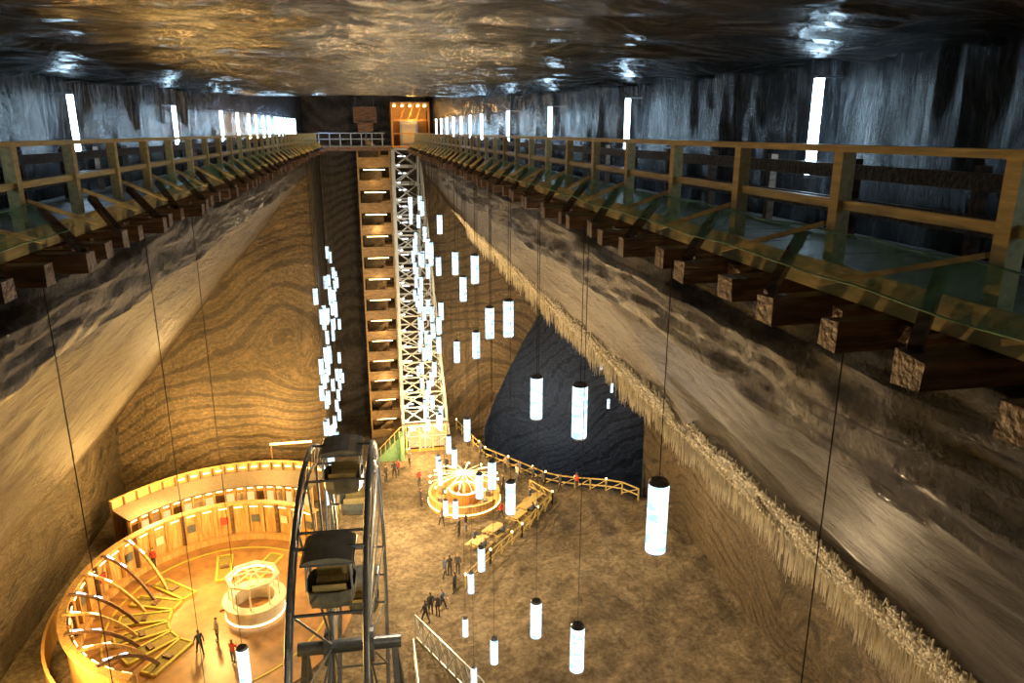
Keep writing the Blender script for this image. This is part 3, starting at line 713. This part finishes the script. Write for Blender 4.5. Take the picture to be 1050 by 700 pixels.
    for (pp,d,sd) in hands:
        side=Vector((0,1,0)) if abs(d.y)<.7 else Vector((1,0,0))
        for q,L in enumerate((.062,.075,.07,.055)):
            b0=pp+side*(.03-.02*q)+d*.01; b1=b0+d*L*.55; b2=b1+(d*.8+Vector((-sd*.6,0,0))).normalized()*L*.45
            mb.cyl(b0,b1,.010,.009,5,skinM); mb.cyl(b1,b2,.009,.006,5,skinM)
        t0=pp+side*.03-d*.03; mb.cyl(t0,t0+side*.03+d*.04,.011,.008,5,skinM)
    ob=mb.obj('person',smooth=True,loc=loc,rotz=rot); ob.scale=(h/1.78,)*3
    return ob
def G(x,y): z=flz(x,y); return (x,y,z if z>-40 else FZ)
ppl=[((2.6,42.2),.3,0,7,0,'stand',1.75,0),((3.05,42.0),2.8,1,0,1,'stand',1.7,.8),((3.4,42.6),-1.9,3,7,1,'walk',1.65,0),((2.2,41.4),.9,0,0,0,'walk',1.78,0),
((4.4,44.2),1.0,0,7,0,'stand',1.75,0),((4.3,46.4),.2,7,0,0,'stand',1.72,.8),((4.9,46.6),3.0,1,7,2,'stand',1.68,0),((3.9,46.2),-1,3,0,1,'walk',1.75,0),
((1.0,62.8),.2,0,7,0,'walk',1.75,0),((1.4,63.3),2,2,0,1,'stand',1.65,0),((2.5,65),2.7,4,7,1,'walk',1.7,0),((.2,62.2),-2.2,1,0,0,'stand',1.74,0),
((10.3,63.6),2.0,0,7,0,'walk',1.75,0),((11.2,62.2),2.2,4,0,1,'stand',1.7,0),((12.2,60.9),-1.0,3,7,2,'walk',1.72,0),((13.2,59.5),2.1,1,0,0,'stand',1.68,.8),((11.9,60.2),-.8,5,3,1,'walk',1.66,0),
((15.2,57.4),2.0,0,7,0,'walk',1.72,0),((16.4,56.4),-1.1,2,0,1,'stand',1.68,0),((13.9,58.4),2.4,1,7,0,'walk',1.76,0),((9.4,65.9),-.9,3,0,2,'walk',1.7,0),((8.6,68.8),2.8,4,7,0,'stand',1.74,0),
((5.6,51.6),1.1,1,7,0,'stand',1.7,.8),((6.2,52.2),-2,0,3,1,'stand',1.74,0),((9.3,53.6),.7,2,7,1,'walk',1.66,0),
((3.0,57.0),-1.4,0,7,0,'stand',1.73,0),((4.4,53.4),.5,4,0,1,'walk',1.7,0),((10.6,56.2),1.5,3,7,0,'stand',1.7,.8),((7.4,61.6),3.0,1,0,2,'walk',1.72,0),((5.8,63.0),2.2,0,7,1,'stand',1.74,0),
((10.3,58.5),1.3,0,7,0,'stand',1.7,0),((3.1,60.8),-2.4,2,0,1,'stand',1.7,0),
((-16.6,51.2),2.9,2,0,1,'stand',1.66,0),((-11.4,40.8),.6,0,7,0,'walk',1.76,0),((-9.3,39.6),-.4,2,3,1,'stand',1.7,.8),((-10.6,41.9),2.2,4,7,0,'stand',1.74,0)]
for (xy,r_,t_,b_,hh,ps,hgt,ph) in ppl:
    z=G(*xy)
    if ((xy[0]-CX)/ex)**2+((xy[1]-CY)/ey)**2<1: z=(xy[0],xy[1],FZ+.12)
    person(z,r_,t_,b_,hh,ps,hgt,ph)
for (tx,ty,a),lst in zip(((6.9,49.6,.8),(8.4,51.2,.8),(11.6,54.3,.8),(12.6,55.6,.8)),(((-.3,-1),(.35,1)),((.1,-1),),((-.3,-1),(.3,-1)),((.2,1),))):
    for (lx,sd) in lst:
        ly=sd*.7; wx=tx+lx*math.cos(a)-ly*math.sin(a); wy=ty+lx*math.sin(a)+ly*math.cos(a)
        zz_=max(FZ,flz(tx,ty))+.03
        person((wx,wy,zz_),a+(0 if sd<0 else math.pi),random.choice([0,1,3,5]),7,random.randint(0,2),'sit',1.74)

# ------------------------------------------------------------ lights
def light(name,loc,e,c,r=.4):  # point lights without fixtures; most are added to brighten the dark hall
    l=bpy.data.lights.new(name,'POINT'); l.energy=e;l.color=c; l.shadow_soft_size=r
    o=bpy.data.objects.new(name,l);o.location=loc;col.objects.link(o); return o
W=(1,.56,.15)
light('flood_and_fill',(-12,47,-25),5200,W)
light('flood_and_fill',(-17.5,55,-25.5),3800,W)
light('flood_and_fill',(-9,60.6,-24.5),2800,W,.8)
light('flood_and_fill',(-15.5,60,-24.5),2600,W,.8)
light('flood_and_fill',(-10,52,-17),3200,(1,.62,.22),.8)
light('flood_and_fill',(-18,36,-26.5),4600,W)
light('flood_and_fill',(-15,20,-25),5000,W)
light('flood_and_fill',(6.7,57,-26.5),3400,(1,.62,.24))
light('flood_and_fill',(4,65.5,-27.5),3400,(1,.58,.2))
light('flood_and_fill',(1,52,-25.5),5600,(1,.64,.28))
light('flood_and_fill',(3,42,-24),4200,(1,.68,.34))
light('flood_and_fill',(17,44,-24),2200,(1,.70,.36))
light('flood_and_fill',(16,26,-22),3600,(1,.70,.38))
light('flood_and_fill',(13,9,-20),3400,(1,.70,.38))
light('flood_and_fill',(9,68,-24),2000,(1,.64,.27))  # added to brighten the far right wall
light('flood_and_fill',(9,66,-14),1100,(1,.7,.36))
light('flood_and_fill',(0,30,-15),1400,(1,.76,.5))  # added ambient fill hanging in mid-hall, no lamp modelled here
light('flood_and_fill',(0,12,-13),900,(1,.82,.6))
light('flood_and_fill',(0,60,-10),800,(1,.78,.5))
light('flood_and_fill',(24,78,-38),3000,(.86,.93,1))  # added fill that lifts the dark side chamber
light('flood_and_fill',(28,66,-18),1600,(.86,.93,1))
light('flood_and_fill',(-3.6,66.5,.9),160,(.4,.62,1),.15)
light('flood_and_fill',(4.0,67.4,1.4),240,W,.2)
for i in range(6): light('stair_light',(.6,71.9,-4-i*5),60,(1,.66,.26),.2)

w=bpy.data.worlds.new('World');scene.world=w;w.use_nodes=True
w.node_tree.nodes['Background'].inputs[0].default_value=(.01,.012,.015,1);w.node_tree.nodes['Background'].inputs[1].default_value=.5

# ------------------------------------------------------------ camera
cam=bpy.data.cameras.new('camera');co=bpy.data.objects.new('camera',cam);col.objects.link(co)
cam.sensor_width=36;cam.lens=26.06;cam.clip_start=.05;cam.clip_end=300
Rv=Vector((.9824,-.1866,0)).normalized();Fv=Vector((.1795,.9454,-.2722)).normalized();Uv=Rv.cross(Fv).normalized()
co.matrix_world=Matrix(((Rv.x,Uv.x,-Fv.x,0),(Rv.y,Uv.y,-Fv.y,0),(Rv.z,Uv.z,-Fv.z,0),(0,0,0,1)))
scene.camera=co
scene.view_settings.view_transform='Standard'
